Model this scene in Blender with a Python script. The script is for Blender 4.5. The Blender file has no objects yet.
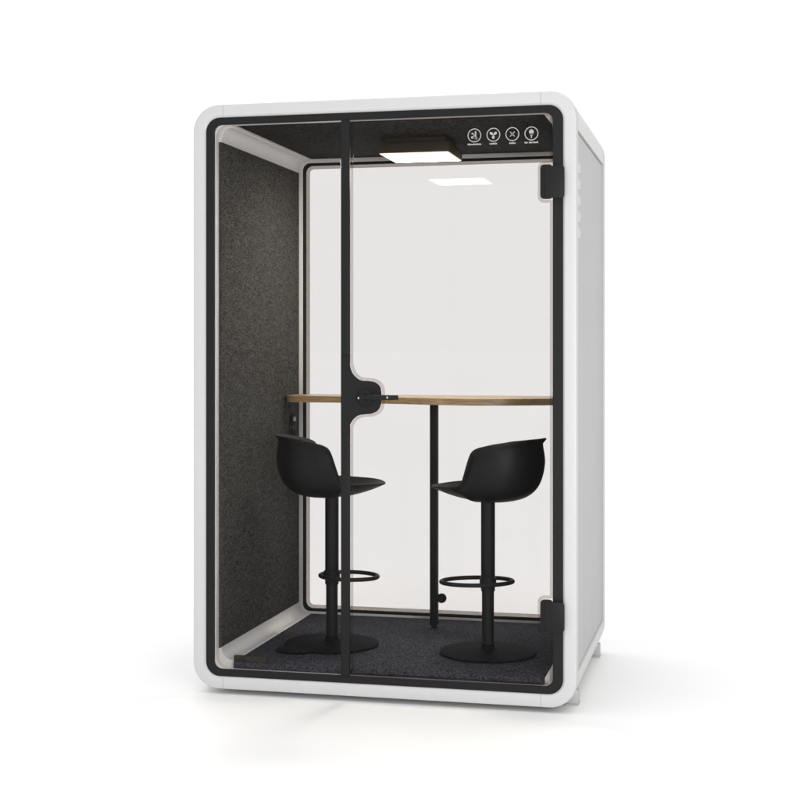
import bpy, bmesh, math, random
from mathutils import Vector, Matrix

random.seed(3)
scene = bpy.context.scene
C = scene.collection
PI = math.pi
GZ = 0.07           # the pod's own zero (lower edge of the black door surround) sits 7 cm above the floor


# ------------------------------------------------------------------ helpers
def finish(bm, angle=32):
    bmesh.ops.recalc_face_normals(bm, faces=bm.faces)
    for f in bm.faces:
        f.smooth = True
    for e in bm.edges:
        if len(e.link_faces) == 2:
            e.smooth = e.calc_face_angle(0) < math.radians(angle)
        else:
            e.smooth = True


def world_of(p):
    v = Vector((0, 0, 0))
    while p is not None:
        v += p.location
        p = p.parent
    return v


def obj(name, bm, mat, parent=None, angle=32, local=False):
    """one mesh object; vertices are given in the pod's frame unless local"""
    finish(bm, angle)
    me = bpy.data.meshes.new(name)
    bm.to_mesh(me)
    bm.free()
    me.materials.append(mat)
    o = bpy.data.objects.new(name, me)
    C.objects.link(o)
    if parent is not None:
        o.parent = parent
    if not local:
        off = Vector((0, 0, GZ)) - world_of(parent)
        me.transform(Matrix.Translation(off))
    return o


def thing(name, label, cat, loc, group=None, rz=0):
    o = bpy.data.objects.new(name, None)
    o.empty_display_size = .1
    C.objects.link(o)
    o.location = loc
    o.rotation_euler = (0, 0, rz)
    o['label'] = label
    o['category'] = cat
    if group:
        o['group'] = group
    return o


def add_box(bm, x0, x1, y0, y1, z0, z1, bev=0.0, seg=2):
    r = bmesh.ops.create_cube(bm, size=1)
    for v in r['verts']:
        v.co = Vector(((x0 + x1) / 2 + v.co.x * (x1 - x0), (y0 + y1) / 2 + v.co.y * (y1 - y0),
                       (z0 + z1) / 2 + v.co.z * (z1 - z0)))
    if bev:
        es = list({e for v in r['verts'] for e in v.link_edges})
        bmesh.ops.bevel(bm, geom=es, offset=bev, segments=seg, profile=.5, affect='EDGES')


def box(*a, **k):
    bm = bmesh.new()
    add_box(bm, *a, **k)
    return bm


def rrect(x0, x1, z0, z1, r, seg=10):
    pts = []
    for cx, cz, a0 in ((x1 - r, z1 - r, 0), (x0 + r, z1 - r, 90), (x0 + r, z0 + r, 180), (x1 - r, z0 + r, 270)):
        for i in range(seg + 1):
            a = math.radians(a0 + 90 * i / seg)
            pts.append((cx + r * math.cos(a), cz + r * math.sin(a)))
    return pts


def with_seams(pts, xs, gap):
    """insert pairs of points at x = s +- gap/2 on the horizontal runs; returns points and the index of each gap"""
    out, gaps = [], []
    n = len(pts)
    for i in range(n):
        a, b = pts[i], pts[(i + 1) % n]
        out.append(a)
        if abs(a[1] - b[1]) < 1e-6 and abs(a[0] - b[0]) > .5:
            d = 1 if b[0] > a[0] else -1
            for s in sorted(xs, reverse=d < 0):
                out.append((s - d * gap / 2, a[1]))
                gaps.append(len(out) - 1)
                out.append((s + d * gap / 2, a[1]))
    return out, gaps


def ring(outer, inner, prof, gaps=()):
    """sweep a closed profile [(t, y)] round two point loops: t 0 on inner, 1 on outer"""
    bm = bmesh.new()
    n, m = len(outer), len(prof)
    rows = []
    for (ox, oz), (ix, iz) in zip(outer, inner):
        rows.append([bm.verts.new((ix + (ox - ix) * t, y, iz + (oz - iz) * t)) for t, y in prof])
    for i in range(n):
        j = (i + 1) % n
        if i in gaps:
            bm.faces.new(rows[i])
            bm.faces.new(rows[j][::-1])
            continue
        for k in range(m):
            l = (k + 1) % m
            bm.faces.new((rows[i][k], rows[i][l], rows[j][l], rows[j][k]))
    return bm


def prism(pts, y0, y1, bev=0.0, seg=2, bm=None):
    """extrude an (x, z) outline along y"""
    own = bm is None
    if own:
        bm = bmesh.new()
    a = [bm.verts.new((x, y0, z)) for x, z in pts]
    b = [bm.verts.new((x, y1, z)) for x, z in pts]
    f0 = bm.faces.new(a)
    f1 = bm.faces.new(b[::-1])
    n = len(pts)
    for i in range(n):
        j = (i + 1) % n
        bm.faces.new((a[j], a[i], b[i], b[j]))
    if bev:
        bmesh.ops.bevel(bm, geom=list(f0.edges) + list(f1.edges), offset=bev, segments=seg, profile=.5, affect='EDGES')
    return bm


def lathe(prof, n=48, cx=0, cy=0, axis='z', cz=0, bm=None):
    """prof [(r, h)] revolved; closed at both ends when r = 0"""
    if bm is None:
        bm = bmesh.new()
    rows = []
    for r, h in prof:
        row = []
        if r < 1e-6:
            p = (cx, cy, cz + h) if axis == 'z' else (cx, cy + h, cz)
            row = [bm.verts.new(p)]
        else:
            for i in range(n):
                a = 2 * PI * i / n
                if axis == 'z':
                    p = (cx + r * math.cos(a), cy + r * math.sin(a), cz + h)
                else:
                    p = (cx + r * math.cos(a), cy + h, cz + r * math.sin(a))
                row.append(bm.verts.new(p))
        rows.append(row)
    for A, B in zip(rows, rows[1:]):
        for i in range(n):
            j = (i + 1) % n
            if len(A) == 1 and len(B) == 1:
                continue
            if len(A) == 1:
                bm.faces.new((A[0], B[i], B[j]))
            elif len(B) == 1:
                bm.faces.new((A[i], A[j], B[0]))
            else:
                bm.faces.new((A[i], A[j], B[j], B[i]))
    return bm


def tube(path, r, closed=True, n=12, bm=None):
    if bm is None:
        bm = bmesh.new()
    P = [Vector(p) for p in path]
    N = len(P)
    rows = []
    for i, p in enumerate(P):
        if closed:
            d = (P[(i + 1) % N] - P[i - 1]).normalized()
        else:
            d = (P[min(i + 1, N - 1)] - P[max(i - 1, 0)]).normalized()
        up = Vector((0, 0, 1))
        s = d.cross(up)
        if s.length < 1e-4:
            s = Vector((1, 0, 0))
        s.normalize()
        u = s.cross(d).normalized()
        rows.append([bm.verts.new(p + s * (r * math.cos(2 * PI * k / n)) + u * (r * math.sin(2 * PI * k / n))) for k in range(n)])
    last = N if closed else N - 1
    for i in range(last):
        A, B = rows[i], rows[(i + 1) % N]
        for k in range(n):
            l = (k + 1) % n
            bm.faces.new((A[k], A[l], B[l], B[k]))
    if not closed:
        bm.faces.new(rows[0])
        bm.faces.new(rows[-1][::-1])
    return bm


def catmull(pts, sub=6):
    out = []
    n = len(pts)
    for i in range(n - 1):
        p0, p1, p2, p3 = pts[max(i - 1, 0)], pts[i], pts[i + 1], pts[min(i + 2, n - 1)]
        for k in range(sub):
            t = k / sub
            out.append(tuple(.5 * (2 * b + (c - a) * t + (2 * a - 5 * b + 4 * c - d) * t * t + (-a + 3 * b - 3 * c + d) * t ** 3)
                             for a, b, c, d in zip(p0, p1, p2, p3)))
    out.append(pts[-1])
    return out


def offset_poly(pts, d):
    """closed outline moved along its own normals (positive = to the left of travel)"""
    out = []
    n = len(pts)
    for i in range(n):
        a, b, c = Vector(pts[i - 1]), Vector(pts[i]), Vector(pts[(i + 1) % n])
        e, f = (b - a), (c - b)
        if e.length < 1e-7 or f.length < 1e-7:
            e = f = (c - a)
        e.normalize(); f.normalize()
        n1, n2 = Vector((-e.y, e.x)), Vector((-f.y, f.x))
        m = n1 + n2
        m = m / max(.35, 1 + n1.dot(n2))
        out.append((b.x + m.x * d, b.y + m.y * d))
    return out


# ------------------------------------------------------------------ materials
def new_mat(name):
    m = bpy.data.materials.new(name)
    m.use_nodes = True
    nt = m.node_tree
    b = nt.nodes['Principled BSDF']
    return m, nt, b


def plain(name, col, rough=.45, metal=0.0, spec=.5, bump=.0, scale=400.0, var=.0, coat=0.0):
    m, nt, b = new_mat(name)
    b.inputs['Base Color'].default_value = (*col, 1)
    b.inputs['Roughness'].default_value = rough
    b.inputs['Metallic'].default_value = metal
    b.inputs['Specular IOR Level'].default_value = spec
    b.inputs['Coat Weight'].default_value = coat
    tc = nt.nodes.new('ShaderNodeTexCoord')
    nz = nt.nodes.new('ShaderNodeTexNoise')
    nz.inputs['Scale'].default_value = scale
    nz.inputs['Detail'].default_value = 3
    nt.links.new(tc.outputs['Object'], nz.inputs['Vector'])
    if bump:
        bp = nt.nodes.new('ShaderNodeBump')
        bp.inputs['Strength'].default_value = bump
        bp.inputs['Distance'].default_value = .001
        nt.links.new(nz.outputs['Fac'], bp.inputs['Height'])
        nt.links.new(bp.outputs['Normal'], b.inputs['Normal'])
    n2 = nt.nodes.new('ShaderNodeTexNoise')
    n2.inputs['Scale'].default_value = 5
    n2.inputs['Detail'].default_value = 5
    nt.links.new(tc.outputs['Object'], n2.inputs['Vector'])
    mr = nt.nodes.new('ShaderNodeMapRange')
    mr.inputs['To Min'].default_value = max(0, rough - .06)
    mr.inputs['To Max'].default_value = min(1, rough + .06)
    nt.links.new(n2.outputs['Fac'], mr.inputs['Value'])
    nt.links.new(mr.outputs['Result'], b.inputs['Roughness'])
    return m


def felt(name, dark, light, scale, bump=.6, stretch=(1, 1, 1)):
    """pressed wool: fine fibres of two tones"""
    m, nt, b = new_mat(name)
    tc = nt.nodes.new('ShaderNodeTexCoord')
    mp = nt.nodes.new('ShaderNodeMapping')
    mp.inputs['Scale'].default_value = stretch
    nt.links.new(tc.outputs['Object'], mp.inputs['Vector'])
    n1 = nt.nodes.new('ShaderNodeTexNoise')
    n1.inputs['Scale'].default_value = scale
    n1.inputs['Detail'].default_value = 2
    n1.inputs['Roughness'].default_value = .7
    n1.inputs['Distortion'].default_value = .8
    n2 = nt.nodes.new('ShaderNodeTexNoise')
    n2.inputs['Scale'].default_value = scale * .22
    n2.inputs['Detail'].default_value = 3
    for n in (n1, n2):
        nt.links.new(mp.outputs['Vector'], n.inputs['Vector'])
    mx = nt.nodes.new('ShaderNodeMath')
    mx.operation = 'MULTIPLY_ADD'
    mx.inputs[1].default_value = .12
    nt.links.new(n2.outputs['Fac'], mx.inputs[0])
    m3 = nt.nodes.new('ShaderNodeMath')
    m3.operation = 'MULTIPLY'
    m3.inputs[1].default_value = .88
    nt.links.new(n1.outputs['Fac'], m3.inputs[0])
    nt.links.new(m3.outputs[0], mx.inputs[2])
    cr = nt.nodes.new('ShaderNodeValToRGB')
    cr.color_ramp.elements[0].position = .36
    cr.color_ramp.elements[0].color = (*dark, 1)
    cr.color_ramp.elements[1].position = .66
    cr.color_ramp.elements[1].color = (*light, 1)
    nt.links.new(mx.outputs[0], cr.inputs['Fac'])
    nt.links.new(cr.outputs['Color'], b.inputs['Base Color'])
    b.inputs['Roughness'].default_value = .95
    b.inputs['Specular IOR Level'].default_value = .1
    bp = nt.nodes.new('ShaderNodeBump')
    bp.inputs['Strength'].default_value = bump
    bp.inputs['Distance'].default_value = .004
    nt.links.new(mx.outputs[0], bp.inputs['Height'])
    nt.links.new(bp.outputs['Normal'], b.inputs['Normal'])
    return m


def glass(name, tint, refl=1.0):
    """thin architectural pane: tinted see-through with a Fresnel mirror on its outward faces"""
    m = bpy.data.materials.new(name)
    m.use_nodes = True
    nt = m.node_tree
    nt.nodes.clear()
    out = nt.nodes.new('ShaderNodeOutputMaterial')
    tr = nt.nodes.new('ShaderNodeBsdfTransparent')
    tr.inputs['Color'].default_value = (*tint, 1)
    gl = nt.nodes.new('ShaderNodeBsdfGlossy')
    gl.inputs['Roughness'].default_value = 0.0
    fr = nt.nodes.new('ShaderNodeFresnel')
    fr.inputs['IOR'].default_value = 1.5
    ge = nt.nodes.new('ShaderNodeNewGeometry')
    inv = nt.nodes.new('ShaderNodeMath')
    inv.operation = 'SUBTRACT'
    inv.inputs[0].default_value = refl
    nt.links.new(ge.outputs['Backfacing'], inv.inputs[1])
    mu = nt.nodes.new('ShaderNodeMath')
    mu.operation = 'MULTIPLY'
    mu.use_clamp = True
    nt.links.new(inv.outputs[0], mu.inputs[0])
    nt.links.new(fr.outputs[0], mu.inputs[1])
    mix = nt.nodes.new('ShaderNodeMixShader')
    nt.links.new(mu.outputs[0], mix.inputs[0])
    nt.links.new(tr.outputs[0], mix.inputs[1])
    nt.links.new(gl.outputs[0], mix.inputs[2])
    nt.links.new(mix.outputs[0], out.inputs['Surface'])
    return m


def emit(name, col, strength):
    m = bpy.data.materials.new(name)
    m.use_nodes = True
    nt = m.node_tree
    nt.nodes.clear()
    out = nt.nodes.new('ShaderNodeOutputMaterial')
    e = nt.nodes.new('ShaderNodeEmission')
    e.inputs['Color'].default_value = (*col, 1)
    e.inputs['Strength'].default_value = strength
    nt.links.new(e.outputs[0], out.inputs['Surface'])
    return m


def wood(name):
    m, nt, b = new_mat(name)
    tc = nt.nodes.new('ShaderNodeTexCoord')
    mp = nt.nodes.new('ShaderNodeMapping')
    mp.inputs['Scale'].default_value = (3, 30, 90)
    nt.links.new(tc.outputs['Object'], mp.inputs['Vector'])
    nz = nt.nodes.new('ShaderNodeTexNoise')
    nz.inputs['Scale'].default_value = 2.2
    nz.inputs['Detail'].default_value = 6
    nz.inputs['Distortion'].default_value = .6
    nt.links.new(mp.outputs['Vector'], nz.inputs['Vector'])
    cr = nt.nodes.new('ShaderNodeValToRGB')
    cr.color_ramp.elements[0].position = .3
    cr.color_ramp.elements[0].color = (.25, .16, .075, 1)
    cr.color_ramp.elements[1].position = .72
    cr.color_ramp.elements[1].color = (.52, .37, .20, 1)
    nt.links.new(nz.outputs['Fac'], cr.inputs['Fac'])
    nt.links.new(cr.outputs['Color'], b.inputs['Base Color'])
    b.inputs['Roughness'].default_value = .38
    return m


M_white = plain('white_powder_coat', (.545, .545, .552), .42, bump=.05, scale=900)
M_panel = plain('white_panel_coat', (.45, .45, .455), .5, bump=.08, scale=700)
M_alu = plain('pale_aluminium_coat', (.62, .615, .61), .42, bump=.05, scale=900)
M_black = plain('black_powder_coat', (.0090, .0091, .0094), .55, spec=.22, bump=.03, scale=900)
M_print = plain('black_door_surround', (.0085, .0087, .0095), .48, spec=.22)
M_housing = plain('housing_brown_glow', (.034, .027, .019), .6, spec=.2)  # brown base colour paints in the diffuser's warm glow on the housing
M_rubber = plain('black_rubber', (.008, .008, .008), .7, spec=.25)
M_seat = plain('black_moulded_plastic', (.0052, .0052, .0055), .5, spec=.22, bump=.02, scale=900)
M_felt = felt('charcoal_wool_felt', (.015, .0147, .0143), (.103, .098, .091), 185, .8, (1, .42, 1))
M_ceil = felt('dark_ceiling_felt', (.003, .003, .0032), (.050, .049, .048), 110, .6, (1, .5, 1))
M_carpet = felt('dark_blue_grey_carpet', (.006, .006, .008), (.082, .0815, .099), 165, .45, (1, .35, 1))
M_slot = plain('bright_white_coat', (.56, .56, .565), .45)
M_block = felt('dark_brown_felt', (.02, .019, .016), (.05, .047, .04), 150, .5)
M_wood = wood('plywood_edge')
M_glass = glass('clear_glass', (.930, .9245, .9225), .35)
M_front = glass('coated_front_glass', (.934, .9285, .9265), .16)
M_seal = glass('grey_glass_seal', (.83, .805, .80), .2)
M_seal_back = glass('smoky_glass_seal', (.62, .59, .57), .3)
M_lamp = emit('lit_diffuser', (1.0, .94, .82), 38)
nt = M_lamp.node_tree                       # the diffuser glows less, and warmer, along its rim
tc = nt.nodes.new('ShaderNodeTexCoord')
sp = nt.nodes.new('ShaderNodeSeparateXYZ')
nt.links.new(tc.outputs['Generated'], sp.inputs[0])
ds = []
for ax in 'XY':
    a = nt.nodes.new('ShaderNodeMath'); a.operation = 'SUBTRACT'; a.inputs[1].default_value = .5
    nt.links.new(sp.outputs[ax], a.inputs[0])
    b = nt.nodes.new('ShaderNodeMath'); b.operation = 'ABSOLUTE'
    nt.links.new(a.outputs[0], b.inputs[0])
    ds.append(b)
mx = nt.nodes.new('ShaderNodeMath'); mx.operation = 'MAXIMUM'
nt.links.new(ds[0].outputs[0], mx.inputs[0]); nt.links.new(ds[1].outputs[0], mx.inputs[1])
em = [n for n in nt.nodes if n.type == 'EMISSION'][0]
m1 = nt.nodes.new('ShaderNodeMapRange'); m1.interpolation_type = 'SMOOTHSTEP'
for k, v in (('From Min', .36), ('From Max', .5), ('To Min', 80), ('To Max', 1.0)):
    m1.inputs[k].default_value = v
nt.links.new(mx.outputs[0], m1.inputs['Value']); nt.links.new(m1.outputs['Result'], em.inputs['Strength'])
cr = nt.nodes.new('ShaderNodeValToRGB')
cr.color_ramp.elements[0].position = .40; cr.color_ramp.elements[0].color = (1, .94, .82, 1)
cr.color_ramp.elements[1].position = .50; cr.color_ramp.elements[1].color = (1, .84, .58, 1)
nt.links.new(mx.outputs[0], cr.inputs['Fac']); nt.links.new(cr.outputs['Color'], em.inputs['Color'])
M_mark = plain('white_print_and_glint', (.36, .36, .36), .5)
M_base = plain('matt_black_base', (.0062, .0062, .0065), .72, spec=.04, bump=.03, scale=900)
M_steel = plain('polished_steel', (.75, .75, .75), .18, metal=1.0)
M_ground = plain('white_studio_floor', (.836, .836, .836), .55, spec=.3)

# ------------------------------------------------------------------ the floor of the studio
bm = bmesh.new()
vs = [bm.verts.new((x, y, 0)) for x, y in ((-300, -40), (300, -40), (300, 600), (-300, 600))]
bm.faces.new(vs)
g = obj('ground', bm, M_ground, local=True)
g['kind'] = 'structure'

# ------------------------------------------------------------------ the pod
HW, ZB, ZT, DP = .758, -.050, 2.251, 1.1525      # half width, bottom, top, depth of the shell
pod = thing('office_pod', 'white two-person office pod with dark felt walls and a black edged glass door', 'office pod', (0, 0.55, GZ))


def corner(kind_top, side):
    """quarter tube along one long edge: round outside, hollowed inside"""
    s = side
    R = .105
    if kind_top:
        cz = ZT - R
        EX = .600 if s < 0 else .628
        WX = .655 if s < 0 else .662
        out = [(HW, 2.108)] + [(HW - R + R * math.cos(math.radians(a)), cz + R * math.sin(math.radians(a))) for a in range(0, 91, 9)] + [(EX, ZT)]
        inn = [(EX, 2.172), (EX + .010, 2.1705)]
        for a in range(0, 91, 15):
            t = math.radians(a)
            inn.append((WX - (WX - EX - .012) * (1 - math.sin(t)), 2.110 + .056 * math.cos(t)))
        inn += [(.700, 2.108)]
        pts = out + inn
    else:
        cz = ZB + R
        EX = .600 if s < 0 else .632
        WX = .655 if s < 0 else .662
        H = HW + .003
        out = [(H, .083), (H, .078)] + [(HW - R + R * math.cos(math.radians(-a)), cz + R * math.sin(math.radians(-a))) for a in range(0, 91, 9)] + [(EX, ZB)]
        inn = [(EX, .052), (EX + .006, .056)]
        for a in range(0, 91, 15):
            t = math.radians(a)
            inn.append((WX - (WX - EX - .008) * (1 - math.sin(t)), .102 - .046 * math.cos(t)))
        inn += [(WX + .004, .104), (.700, .083)]
        pts = out + inn
    pts = [(s * x, z) for x, z in pts]
    return prism(pts, .0465, 1.0775)


for s in (-1, 1):
    obj('corner_profile', corner(True, s), M_alu, pod, 40)
    obj('corner_profile', corner(False, s), M_alu, pod, 40)
    # outer white side panel and inner felt panel
    x0, x1 = sorted((s * .702, s * .7535))
    obj('side_panel', box(x0, x1, .037, 1.068, .0865, 2.0995, bev=.002), M_panel, pod)
    x0, x1 = sorted((s * (.656 if s < 0 else .663), s * .7005))
    obj('felt_panel', box(x0, x1, .047, 1.0845, .106, 2.112, bev=.004, seg=3), M_felt, pod)
obj('roof_panel', box(-.598, .626, .037, 1.07, 2.216, 2.249, bev=.002), M_panel, pod)
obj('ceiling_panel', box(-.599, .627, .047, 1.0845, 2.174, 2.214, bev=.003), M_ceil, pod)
obj('floor_panel', box(-.598, .630, .047, 1.07, -.046, .0295), M_alu, pod)
obj('carpet', box(-.5985, .6305, .024, 1.0845, .0300, .0545, bev=.003), M_carpet, pod)

# white frame round the front, in four pieces with hairline joints
o_pts, gaps = with_seams(rrect(-HW, HW, ZB, ZT, .105, 14), (-.632, .622), .0009)
i_pts, _ = with_seams(rrect(-.705, .705, 0, 2.2, .056, 14), (-.632, .622), .0009)
prof = [(0, .035), (0, .0085), (.03, .0065), (.15, .0008), (.20, 0), (.84, 0), (.92, .0012), (.975, .005), (1, .010), (1, .035)]
obj('front_frame', ring(o_pts, i_pts, prof, gaps), M_white, pod, 25)
o_pts = rrect(-HW, HW, ZB, ZT, .105, 14)
i_pts = rrect(-.645, .645, .060, 2.160, .035, 14)
obj('rear_frame', ring(o_pts, i_pts, [(0, 1.110), (0, DP), (.97, DP), (1, DP - .006), (1, 1.079), (.5, 1.079), (.5, 1.110)]), M_white, pod, 25)
# pale inner frame behind the front glass
o_pts = rrect(-.7045, .7045, .0005, 2.1995, .055, 12)
i_pts = rrect(-.6665, .6665, .0285, 2.1715, .046, 12)
obj('inner_frame', ring(o_pts, i_pts, [(0, .016), (0, .046), (1, .046), (1, .0145), (.06, .0145)]), M_alu, pod)
# black surround
o_pts = rrect(-.7042, .7042, .0008, 2.1992, .0552, 12)
i_pts = rrect(-.6705, .6670, .0290, 2.1710, .030, 12)
obj('black_surround', ring(o_pts, i_pts, [(0, .006), (0, .0135), (1, .0135), (1, .006), (.96, .0045), (.05, .0045)]), M_print, pod)

# rear window: pale trim, black gasket, smoky seal, glass
o_pts = rrect(-.662, .662, .042, 2.1735, .030, 12)
i_pts = rrect(-.6395, .6395, .0640, 2.1555, .034, 12)
tr = obj('rear_trim', ring(o_pts, i_pts, [(0, 1.087), (0, 1.0902), (1, 1.0902), (1, 1.0858), (.1, 1.0858)]), M_alu, pod)
rg = obj('rear_glass', prism(rrect(-.643, .643, .062, 2.158, .034, 10), 1.1005, 1.1095), M_glass, pod)
o_pts = rrect(-.6435, .6435, .0615, 2.1585, .036, 12)
i_pts = rrect(-.6255, .6255, .0775, 2.1430, .034, 12)
obj('gasket', ring(o_pts, i_pts, [(0, 1.094), (0, 1.0998), (1, 1.0998), (1, 1.0906), (.3, 1.0906)]), M_rubber, rg)
o_pts = rrect(-.6253, .6253, .0777, 2.1428, .0338, 12)
i_pts = rrect(-.6075, .6075, .0940, 2.1275, .020, 12)
obj('seal', ring(o_pts, i_pts, [(0, 1.0950), (0, 1.0985), (1, 1.0985), (1, 1.0950)]), M_seal_back, rg)

# five louvre slots high on the right-hand side
for k in range(5):
    zc = 1.975 - .062 * k
    bm = bmesh.new()
    a = [(y, z) for y, z in rrect(.050, .142, zc - .021, zc + .021, .020, 6)]
    b = [(y, z) for y, z in rrect(.060, .132, zc - .012, zc + .014, .012, 6)]
    A = [bm.verts.new((.7530, y, z)) for y, z in a]
    B = [bm.verts.new((.7565, y, z)) for y, z in offset_poly(a, .004)]
    Dd = [bm.verts.new((.7558, y, z)) for y, z in b]
    E = [bm.verts.new((.7548, y, z)) for y, z in b]
    n = len(a)
    for P, Q in ((A, B), (B, Dd), (Dd, E)):
        for i in range(n):
            j = (i + 1) % n
            bm.faces.new((P[i], P[j], Q[j], Q[i]))
    bm.faces.new(A[::-1])
    bm.faces.new(E)
    obj('vent_slot', bm, M_slot, pod)

# feet
for x in (-.723, .723):
    for y in (.165, 1.035):
        bm = bmesh.new()
        s = .024
        add_box(bm, x - s, x + s, y - s, y + s, -.064, -.012, bev=.002)
        add_box(bm, x - s - .002, x + s + .002, y - s - .002, y + s + .002, -.070, -.0645, bev=.0015)
        obj('foot', bm, M_panel, pod)

# fixed pane left of the door
obj('side_glass', prism(rrect(-.6703, -.1535, .0292, 2.1708, .012, 6), .0060, .0115), M_front, pod)

# door
door = obj('door', prism(rrect(-.1165, .6668, .0292, 2.1708, .012, 6), .0060, .0115), M_front, pod)
handle_out = [(-.1168, 1.262), (-.1168, 1.2462), (-.1155, 1.227), (-.1048, 1.1963), (-.0842, 1.1752), (-.0631, 1.1669), (-.0394, 1.1658),
              (-.0129, 1.1604), (.0049, 1.1439), (.0096, 1.1183), (.0096, 1.0850), (-.001, 1.0561), (-.0247, 1.0417), (-.0544, 1.0381),
              (-.0782, 1.0341), (-.0989, 1.0201), (-.1135, .9993), (-.1168, .982), (-.1168, .965)]
bm = bmesh.new()
add_box(bm, -.1522, -.1170, .0030, .0135, .0290, 2.1710, bev=.002)
obj('stile', bm, M_print, door)
ho = catmull(handle_out, 5)
obj('handle_plate', prism([(-.1500, .965), (-.1500, 1.262)] + ho, -.0060, .0026, bev=.0022), M_black, door)
# lever and its round lock
bm = lathe([(0, -.0225), (.022, -.0225), (.026, -.020), (.030, -.014), (.033, -.0120), (.033, -.0062), (0, -.0062)], 40, -.0535, 0, 'y', 1.1011)
obj('lock_rose', bm, M_black, door)
bm = bmesh.new()
add_box(bm, -.066, .086, -.052, -.036, 1.0955, 1.1135, bev=.004, seg=3)
lathe([(0, -.050), (.012, -.050), (.012, -.0226), (0, -.0226)], 20, -.0535, 0, 'y', 1.1045, bm)
obj('lever', bm, M_black, door)
obj('screw', lathe([(0, -.0545), (.0035, -.0540), (.0045, -.0521), (0, -.0521)], 16, .046, 0, 'y', 1.1045), M_steel, door)
obj('screw', lathe([(0, -.0238), (.0045, -.0235), (.0045, -.0226), (0, -.0226)], 16, -.0735, 0, 'y', 1.101), M_steel, door)
for z0, z1 in ((1.850, 1.974), (.238, .352)):
    bm = bmesh.new()
    prism(rrect(.6215, .668, z0 - .002, z1 + .002, .013, 6), -.0080, .0055, .002, 2, bm)
    prism(rrect(.640, .7115, z0, z1 - .004, .010, 6), -.0170, -.0082, .003, 2, bm)
    obj('hinge', bm, M_black, door)

# grey see-through seal round the door glass, stepping round the handle plate and the hinges
h = [(x, z) for x, z in ho]                       # top to bottom
outline = [(-.1168, 2.1706)] + h + [(-.1168, .0294), (.6666, .0294)]


def notch(z0, z1):
    pts = [(.6666, z0 - .004)]
    for a in range(90, 181, 18):
        pass
    r = .014
    x = .6210
    pts += [(x + r + r * math.cos(math.radians(a)), z0 - .004 + r + r * math.sin(math.radians(a))) for a in range(270, 179, -15)]
    pts += [(x + r + r * math.cos(math.radians(a)), z1 + .004 - r + r * math.sin(math.radians(a))) for a in range(180, 89, -15)]
    pts += [(.6666, z1 + .004)]
    return pts


outline += notch(.238, .352) + notch(1.850, 1.974) + [(.6666, 2.1706)]
inner = offset_poly(outline, .0115)
obj('door_seal', ring(outline, inner, [(0, .0118), (0, .0143), (1, .0143), (1, .0118)]), M_seal, door)

# printed control marks on the glass: ring, pictogram, tiny caption
YM0, YM1 = .0043, .0058


def dot(bm, x, z, rx, rz, rot=0, n=20):
    pts = []
    for i in range(n):
        a = 2 * PI * i / n
        u, w = rx * math.cos(a), rz * math.sin(a)
        pts.append((x + u * math.cos(rot) - w * math.sin(rot), z + u * math.sin(rot) + w * math.cos(rot)))
    prism(pts, YM0, YM1, bm=bm)


def bar(bm, x0, z0, x1, z1, w):
    d = Vector((x1 - x0, z1 - z0)).normalized()
    nx, nz = -d.y * w / 2, d.x * w / 2
    prism([(x0 - nx, z0 - nz), (x1 - nx, z1 - nz), (x1 + nx, z1 + nz), (x0 + nx, z0 + nz)], YM0, YM1, bm=bm)


caps = [[(-.026, .026)], [(-.0145, .0145)], [(-.012, .012)], [(-.0255, -.0140), (-.0095, .0050), (.0065, .0255)]]
marks = ['two dots beside a forked bar', 'three bladed fan', 'small cross', 'upright bulb']
for k, x in enumerate((.3705, .4430, .5150, .5870)):
    z = 2.0950
    bm = bmesh.new()
    n = 40
    rows = []
    for i in range(n):
        a = 2 * PI * i / n
        rows.append([bm.verts.new((x + r * math.cos(a), y, z + r * math.sin(a))) for r, y in ((.0228, YM0), (.0260, YM0), (.0260, YM1), (.0228, YM1))])
    for i in range(n):
        A, B = rows[i], rows[(i + 1) % n]
        for q in range(4):
            w = (q + 1) % 4
            bm.faces.new((A[q], A[w], B[w], B[q]))
    if k == 0:
        bar(bm, x + .0045, z - .0150, x + .0045, z + .0150, .0055)
        dot(bm, x - .0080, z - .0075, .0047, .0047)
        dot(bm, x - .0075, z + .0070, .0036, .0036)
        bar(bm, x - .0068, z + .0065, x + .0020, z - .0010, .0032)
        bar(bm, x - .0068, z - .0065, x + .0020, z + .0010, .0032)
        dot(bm, x + .0065, z - .0105, .0040, .0055)
    elif k == 1:
        for a in (35, 148, 268):
            r = math.radians(a)
            dot(bm, x + .0090 * math.cos(r), z + .0090 * math.sin(r), .0068, .0050, r)
        dot(bm, x, z, .0022, .0022)
    elif k == 2:
        for a in (45, 135):
            r = math.radians(a)
            bar(bm, x - .0125 * math.cos(r), z - .0125 * math.sin(r), x + .0125 * math.cos(r), z + .0125 * math.sin(r), .0026)
        dot(bm, x, z, .0052, .0052)
    else:
        dot(bm, x, z + .0050, .0088, .0105)
        prism([(x - .0072, z), (x + .0072, z), (x + .0024, z - .0100), (x - .0024, z - .0100)], YM0, YM1, bm=bm)
        bar(bm, x, z - .0090, x, z - .0175, .0040)
    for a, b in caps[k]:
        rnd = random.Random(k * 7 + int(a * 9999))
        u = a
        while u < b - .002:
            w = rnd.uniform(.0022, .0042)
            hgt = rnd.choice((.0044, .0056, .0062))
            w = min(w, b - u)
            prism([(x + u, 2.0585), (x + u + w, 2.0585), (x + u + w, 2.0585 + hgt), (x + u, 2.0585 + hgt)], YM0, YM1, bm=bm)
            u += w + .0006
    o = obj('control_icon', bm, M_mark, door)
    o['label'] = 'white round icon with ' + marks[k]

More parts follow.
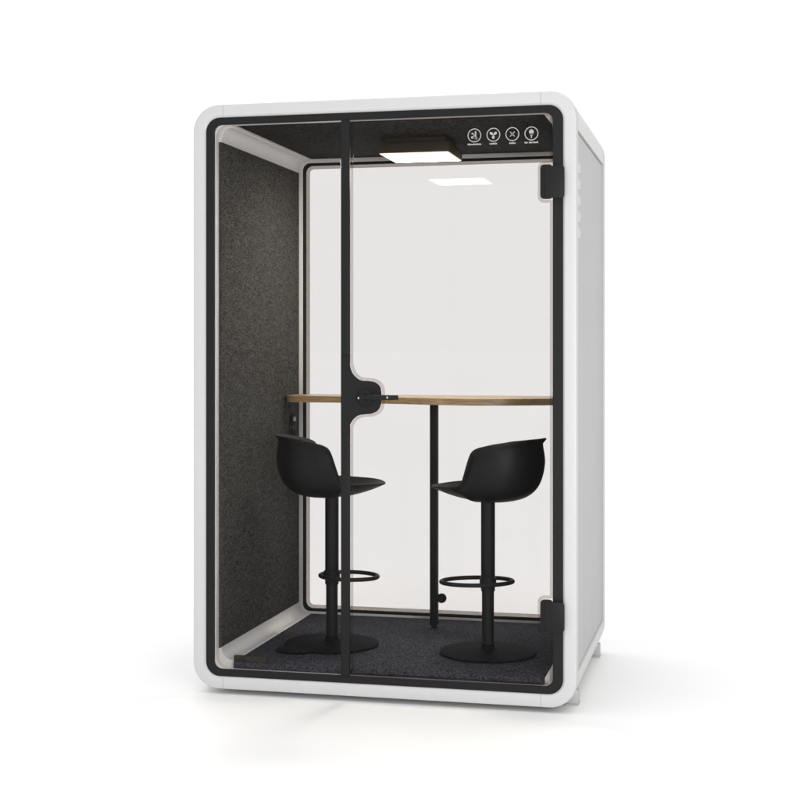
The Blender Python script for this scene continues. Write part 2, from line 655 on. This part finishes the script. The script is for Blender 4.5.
# ------------------------------------------------------------------ ceiling light
cl = thing('ceiling_light', 'square lit ceiling lamp with warm white face under the felt ceiling', 'ceiling light', (.024, .645, GZ + 2.174))
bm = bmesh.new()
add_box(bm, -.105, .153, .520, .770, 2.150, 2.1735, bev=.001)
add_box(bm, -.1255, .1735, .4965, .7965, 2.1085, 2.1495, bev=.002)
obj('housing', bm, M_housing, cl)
obj('diffuser', box(-.1225, .1705, .4995, .7935, 2.1050, 2.1082), M_lamp, cl)

# ------------------------------------------------------------------ table
tb = thing('wall_table', 'thin wooden bar-height table along the rear glass on a black leg', 'table', (.03, .885, GZ + .0545))
edge = catmull([(-.656, .905), (-.640, .845), (-.600, .812), (-.50, .800), (-.36, .790), (-.2, .745), (-.02, .680), (.12, .632), (.26, .612),
                (.38, .635), (.50, .690), (.60, .735), (.656, .750)], 5)
pts = edge + [(.656, 1.070), (-.656, 1.070)]
bm = bmesh.new()
a = [bm.verts.new((x, y, 1.050)) for x, y in pts]
b = [bm.verts.new((x, y, 1.078)) for x, y in pts]
f0, f1 = bm.faces.new(a), bm.faces.new(b)
for i in range(len(pts)):
    j = (i + 1) % len(pts)
    bm.faces.new((a[i], a[j], b[j], b[i]))
bmesh.ops.bevel(bm, geom=list(f0.edges) + list(f1.edges), offset=.004, segments=2, profile=.5, affect='EDGES')
obj('tabletop', bm, M_wood, tb)
leg = obj('leg', box(.0135, .0475, .868, .902, .066, 1.0497, bev=.004), M_black, tb)
obj('foot_pad', lathe([(0, .0548), (.015, .0548), (.016, .058), (.012, .064), (.006, .0658), (0, .0658)], 20, .0305, .885), M_black, leg)
kb = bmesh.new()
lathe([(0, -.0125), (.006, -.0125), (.009, -.009), (.017, -.009), (.021, -.006), (.021, .006), (.017, .0085), (0, .0085)], 28, .0645, .885, 'y', .186, kb)
lathe([(0, 0), (.006, 0), (.006, .03), (0, .03)], 12, .045, .895, 'z', .171, kb)
obj('knob', kb, M_black, leg)

# ------------------------------------------------------------------ wall outlet left of the table, small block on the carpet
wo = thing('wall_outlet', 'black wall outlet plate on the felt just under the table end', 'outlet', (-.660, .995, GZ + .95))
obj('plate', box(-.6606, -.652, .930, 1.058, .868, 1.040, bev=.003), M_black, wo)


def stud(yc, zc, r, mat_, x0=-.652, h=.008, name='socket'):
    bm = bmesh.new()
    lathe([(0, 0), (r, 0), (r, h * .7), (r * .85, h), (r * .55, h), (r * .5, h * .3), (0, h * .3)], 28, 0, 0, 'z', 0, bm)
    bmesh.ops.transform(bm, matrix=Matrix.Translation((x0, yc, zc)) @ Matrix.Rotation(PI / 2, 4, 'Y'), verts=bm.verts)
    return obj(name, bm, mat_, wo)


stud(.968, .963, .030, M_rubber)
stud(.968, .900, .026, M_rubber)
bm = bmesh.new()
bmesh.ops.create_uvsphere(bm, u_segments=16, v_segments=10, radius=.0125, matrix=Matrix.Translation((-.646, .978, .966)) @ Matrix.Diagonal((.5, 1.5, 1, 1)))
obj('button_glint', bm, M_mark, wo)  # white bead stands in for the glint on the socket

db = obj('door_stop', box(-.5985, -.462, .030, .046, .0549, .0790, bev=.002), M_block, None)
M = Matrix.Translation((0.535, -.038, -(.0549 + GZ)))
db.data.transform(M)
db.location = (-.535, .038, .0549 + GZ)
db['label'] = 'small low dark block lying on the front left of the carpet'
db['category'] = 'door stop'


# ------------------------------------------------------------------ bar stools
SEAT_Z = .617       # underside of the shell above the carpet


def smooth(a, b, x):
    t = max(0, min(1, (x - a) / (b - a)))
    return t * t * (3 - 2 * t)


def lerp_table(tab, x):
    for (a, u), (b, v) in zip(tab, tab[1:]):
        if x <= b:
            t = (x - a) / (b - a)
            t = t * t * (3 - 2 * t) if False else t
            return u + (v - u) * t
    return tab[-1][1]


def seat_mesh():
    """moulded bucket, facing +x: a bowl whose rim is low at the front and rises at the arms to a wrapped back"""
    NT, NS = 216, 30
    bm = bmesh.new()
    hh = [(0, .056), (45, .059), (75, .065), (87, .071), (90.5, .084), (101, .202), (104, .216), (110, .226), (125, .240), (145, .252), (165, .2565), (180, .2565)]

    def rim(th):
        a = abs(math.degrees(th))
        c, s = math.cos(th), math.sin(th)
        ax = .222 if c > 0 else .233
        n = 2.5 if c > 0 else 2.25
        r = 1.0 / ((abs(c) / ax) ** n + (abs(s) / .202) ** n) ** (1 / n)
        return r, lerp_table(hh, a), a

    # smooth the rim table a little so that the arm has a rounded corner
    samples = [rim(2 * PI * i / NT - PI) for i in range(NT)]
    hs = [s[1] for s in samples]
    for _ in range(1):
        hs = [(hs[i - 1] + 2 * hs[i] + hs[(i + 1) % NT]) / 4 for i in range(NT)]
    rows = []
    ctr = bm.verts.new((0, 0, 0))
    for i in range(NT):
        th = 2 * PI * i / NT - PI
        r, _, a = samples[i]
        h = hs[i]
        back = smooth(60, 110, a)
        row = []
        N = 3.5
        for k in range(1, NS + 1):
            t = 1 - (1 - k / NS) ** 1.5
            # front: a shallow curling lip; back and arms: a full, boxy bowl
            fr, fz = t, h * t ** 1.9
            ph = t * PI / 2
            br, bz = math.sin(ph) ** (2 / N), h * (1 - math.cos(ph) ** (2 / N))
            rho = r * (fr + (br - fr) * back)
            z = fz + (bz - fz) * back
            if back > 0:
                u = max(0, min(1, z / h))
                rho *= 1 - .045 * back * smooth(.62, .95, u)
                rho += back * .015 * smooth(.955, 1.0, u)
            row.append(bm.verts.new((rho * math.cos(th), rho * math.sin(th), z)))
        rows.append(row)
    for i in range(NT):
        A, B = rows[i], rows[(i + 1) % NT]
        bm.faces.new((ctr, B[0], A[0]))
        for k in range(NS - 1):
            bm.faces.new((A[k], B[k], B[k + 1], A[k + 1]))
    for v in bm.verts:
        v.co.z += SEAT_Z
    return bm


def base_mesh(lobe):
    """round plate; one of the two in the picture has a second, smaller lip on its far-left rim"""
    bm = lathe([(0, .0005), (.188, .0005), (.1955, .003), (.1965, .0065), (.194, .010), (.160, .0135), (.060, .0185), (.031, .0205), (.0265, .027), (.0250, .040), (0, .040)], 96)
    if lobe:
        lathe([(0, .0012), (.078, .0012), (.083, .0035), (.084, .006), (.082, .0085), (.05, .0110), (0, .0112)], 48, lobe[0], lobe[1], 'z', 0, bm)
    return bm


def ring_path(c, a0):
    pts = []
    for i in range(72):
        a = 2 * PI * i / 72
        pts.append((c + a0 * math.cos(a), .100 * math.sin(a), .2925))
    return pts


def foot_ring_mesh(c, a0):
    fb = tube(ring_path(c, a0), .0085, True, 14)
    return lathe([(.0288, -.018), (.034, -.016), (.034, .016), (.0288, .018)], 32, 0, 0, 'z', .2925, fb)


def swap_mesh(o, bm, mat):
    finish(bm, 40)
    me = bpy.data.meshes.new(o.data.name)
    bm.to_mesh(me)
    bm.free()
    me.materials.append(mat)
    o.data = me


def make_stool():
    t = thing('bar_stool', 'x', 'bar stool', (0, 0, 0))
    seat = obj('seat', seat_mesh(), M_seat, t, 60, True)
    so = seat.modifiers.new('thickness', 'SOLIDIFY')
    so.thickness = .007
    so.offset = 1
    bm = lathe([(0, .253), (.0275, .253), (.0285, .256), (.0285, SEAT_Z + .001), (0, SEAT_Z + .001)], 40)
    obj('upper_column', bm, M_black, t, 40, True)
    bm = lathe([(0, .040), (.0245, .040), (.0245, .2529), (0, .2529)], 40)
    obj('lower_column', bm, M_black, t, 40, True)
    obj('foot_ring', foot_ring_mesh(.045, .146), M_black, t, 40, True)
    obj('base', base_mesh(None), M_base, t, 40, True)
    return t


def dup(root):
    r = root.copy()
    C.objects.link(r)
    for ch in list(root.children):
        c = ch.copy()
        C.objects.link(c)
        c.parent = r
    return r


st_r = make_stool()
st_l = dup(st_r)
FZ = GZ + .0547
grp = 'bar stools inside the pod'
st_r.location = (.353, .41, FZ)
st_r.rotation_euler = (0, 0, PI)
st_r['label'] = 'black bucket seat bar stool right of the table leg, its seat front pointing left'
st_r['group'] = grp
st_l.location = (-.310, .43, FZ)
ROT_L = 0.0
st_l.rotation_euler = (0, 0, ROT_L)
st_l['label'] = 'black bucket seat bar stool near the felt wall, partly behind the upright door edge'
st_l['group'] = grp
# the left base plate carries an extra lip towards the wall
dx, dy = -.416 - (-.310), .283 - .43
lx, ly = dx * math.cos(-ROT_L) - dy * math.sin(-ROT_L), dx * math.sin(-ROT_L) + dy * math.cos(-ROT_L)
for ch in st_l.children:
    if ch.name.startswith('base'):
        swap_mesh(ch, base_mesh((lx, ly)), M_base)
    elif ch.name.startswith('foot_ring'):
        swap_mesh(ch, foot_ring_mesh(.080, .124), M_black)
        ch.rotation_euler.z = math.radians(-12)
    elif ch.name.startswith('seat'):
        ch.rotation_euler.z = math.radians(24)      # the seats swivel, here towards the table behind
for ch in st_r.children:
    if ch.name.startswith('foot_ring'):
        ch.rotation_euler.z = math.radians(20)
    elif ch.name.startswith('seat'):
        ch.rotation_euler.z = math.radians(-20)

# ------------------------------------------------------------------ studio light
w = bpy.data.worlds.new('World')
scene.world = w
w.use_nodes = True
nt = w.node_tree
nt.nodes.clear()
out = nt.nodes.new('ShaderNodeOutputWorld')
bg = nt.nodes.new('ShaderNodeBackground')
tc = nt.nodes.new('ShaderNodeTexCoord')
sp = nt.nodes.new('ShaderNodeSeparateXYZ')
nt.links.new(tc.outputs['Generated'], sp.inputs[0])


def mr(src, a, b, c, d):
    n = nt.nodes.new('ShaderNodeMapRange')
    n.interpolation_type = 'SMOOTHSTEP'
    n.inputs['From Min'].default_value = a
    n.inputs['From Max'].default_value = b
    n.inputs['To Min'].default_value = c
    n.inputs['To Max'].default_value = d
    nt.links.new(src, n.inputs['Value'])
    return n.outputs['Result']


def mth(op, a, b):
    n = nt.nodes.new('ShaderNodeMath')
    n.operation = op
    for i, v in enumerate((a, b)):
        if isinstance(v, (int, float)):
            n.inputs[i].default_value = v
        else:
            nt.links.new(v, n.inputs[i])
    return n.outputs[0]


front = mr(sp.outputs['Y'], -.3, .75, .80, 1.07)           # world tuned brighter behind the pod than behind the camera
side = mr(sp.outputs['X'], .35, .95, 1.0, .18)              # darker to the right
top = mr(sp.outputs['Z'], .35, 1.0, 0.0, .90)               # extra world brightness overhead, added to whiten the floor
val = mth('ADD', mth('MULTIPLY', front, side), top)
nt.links.new(val, bg.inputs['Strength'])
bg.inputs['Color'].default_value = (1, 1, 1, 1)
nt.links.new(bg.outputs[0], out.inputs['Surface'])

# unseen area light added at front right to brighten the frame and interior
ld = bpy.data.lights.new('added_key_light', 'AREA')
ld.shape = 'RECTANGLE'
ld.size, ld.size_y = 2.0, 1.8
ld.energy = 130
ld.color = (1, .985, .96)
lo = bpy.data.objects.new('added_key_light', ld)
C.objects.link(lo)
lo.location = (2.9, -4.6, 1.35)
lo.rotation_euler = (Vector((0, 0, 1.0)) - Vector(lo.location)).to_track_quat('-Z', 'Y').to_euler()

# ------------------------------------------------------------------ camera
cam = bpy.data.cameras.new('camera')
co = bpy.data.objects.new('camera', cam)
C.objects.link(co)
co.location = (1.3329, -5.3139, 1.2908 + GZ)
co.rotation_euler = (PI / 2, 0, .2310)
cam.sensor_width = 36
cam.lens = 1429.79 / 800 * 36
cam.shift_y = -(400 - 348.42) / 800
cam.clip_end = 2000
cam.clip_start = .05
scene.camera = co

# ------------------------------------------------------------------ render settings
scene.render.engine = 'CYCLES'
scene.cycles.max_bounces = 12
scene.cycles.transparent_max_bounces = 24
scene.cycles.use_denoising = True
vs = scene.view_settings
vs.view_transform = 'Standard'
vs.look = 'None'
vs.exposure = 0
vs.gamma = 1
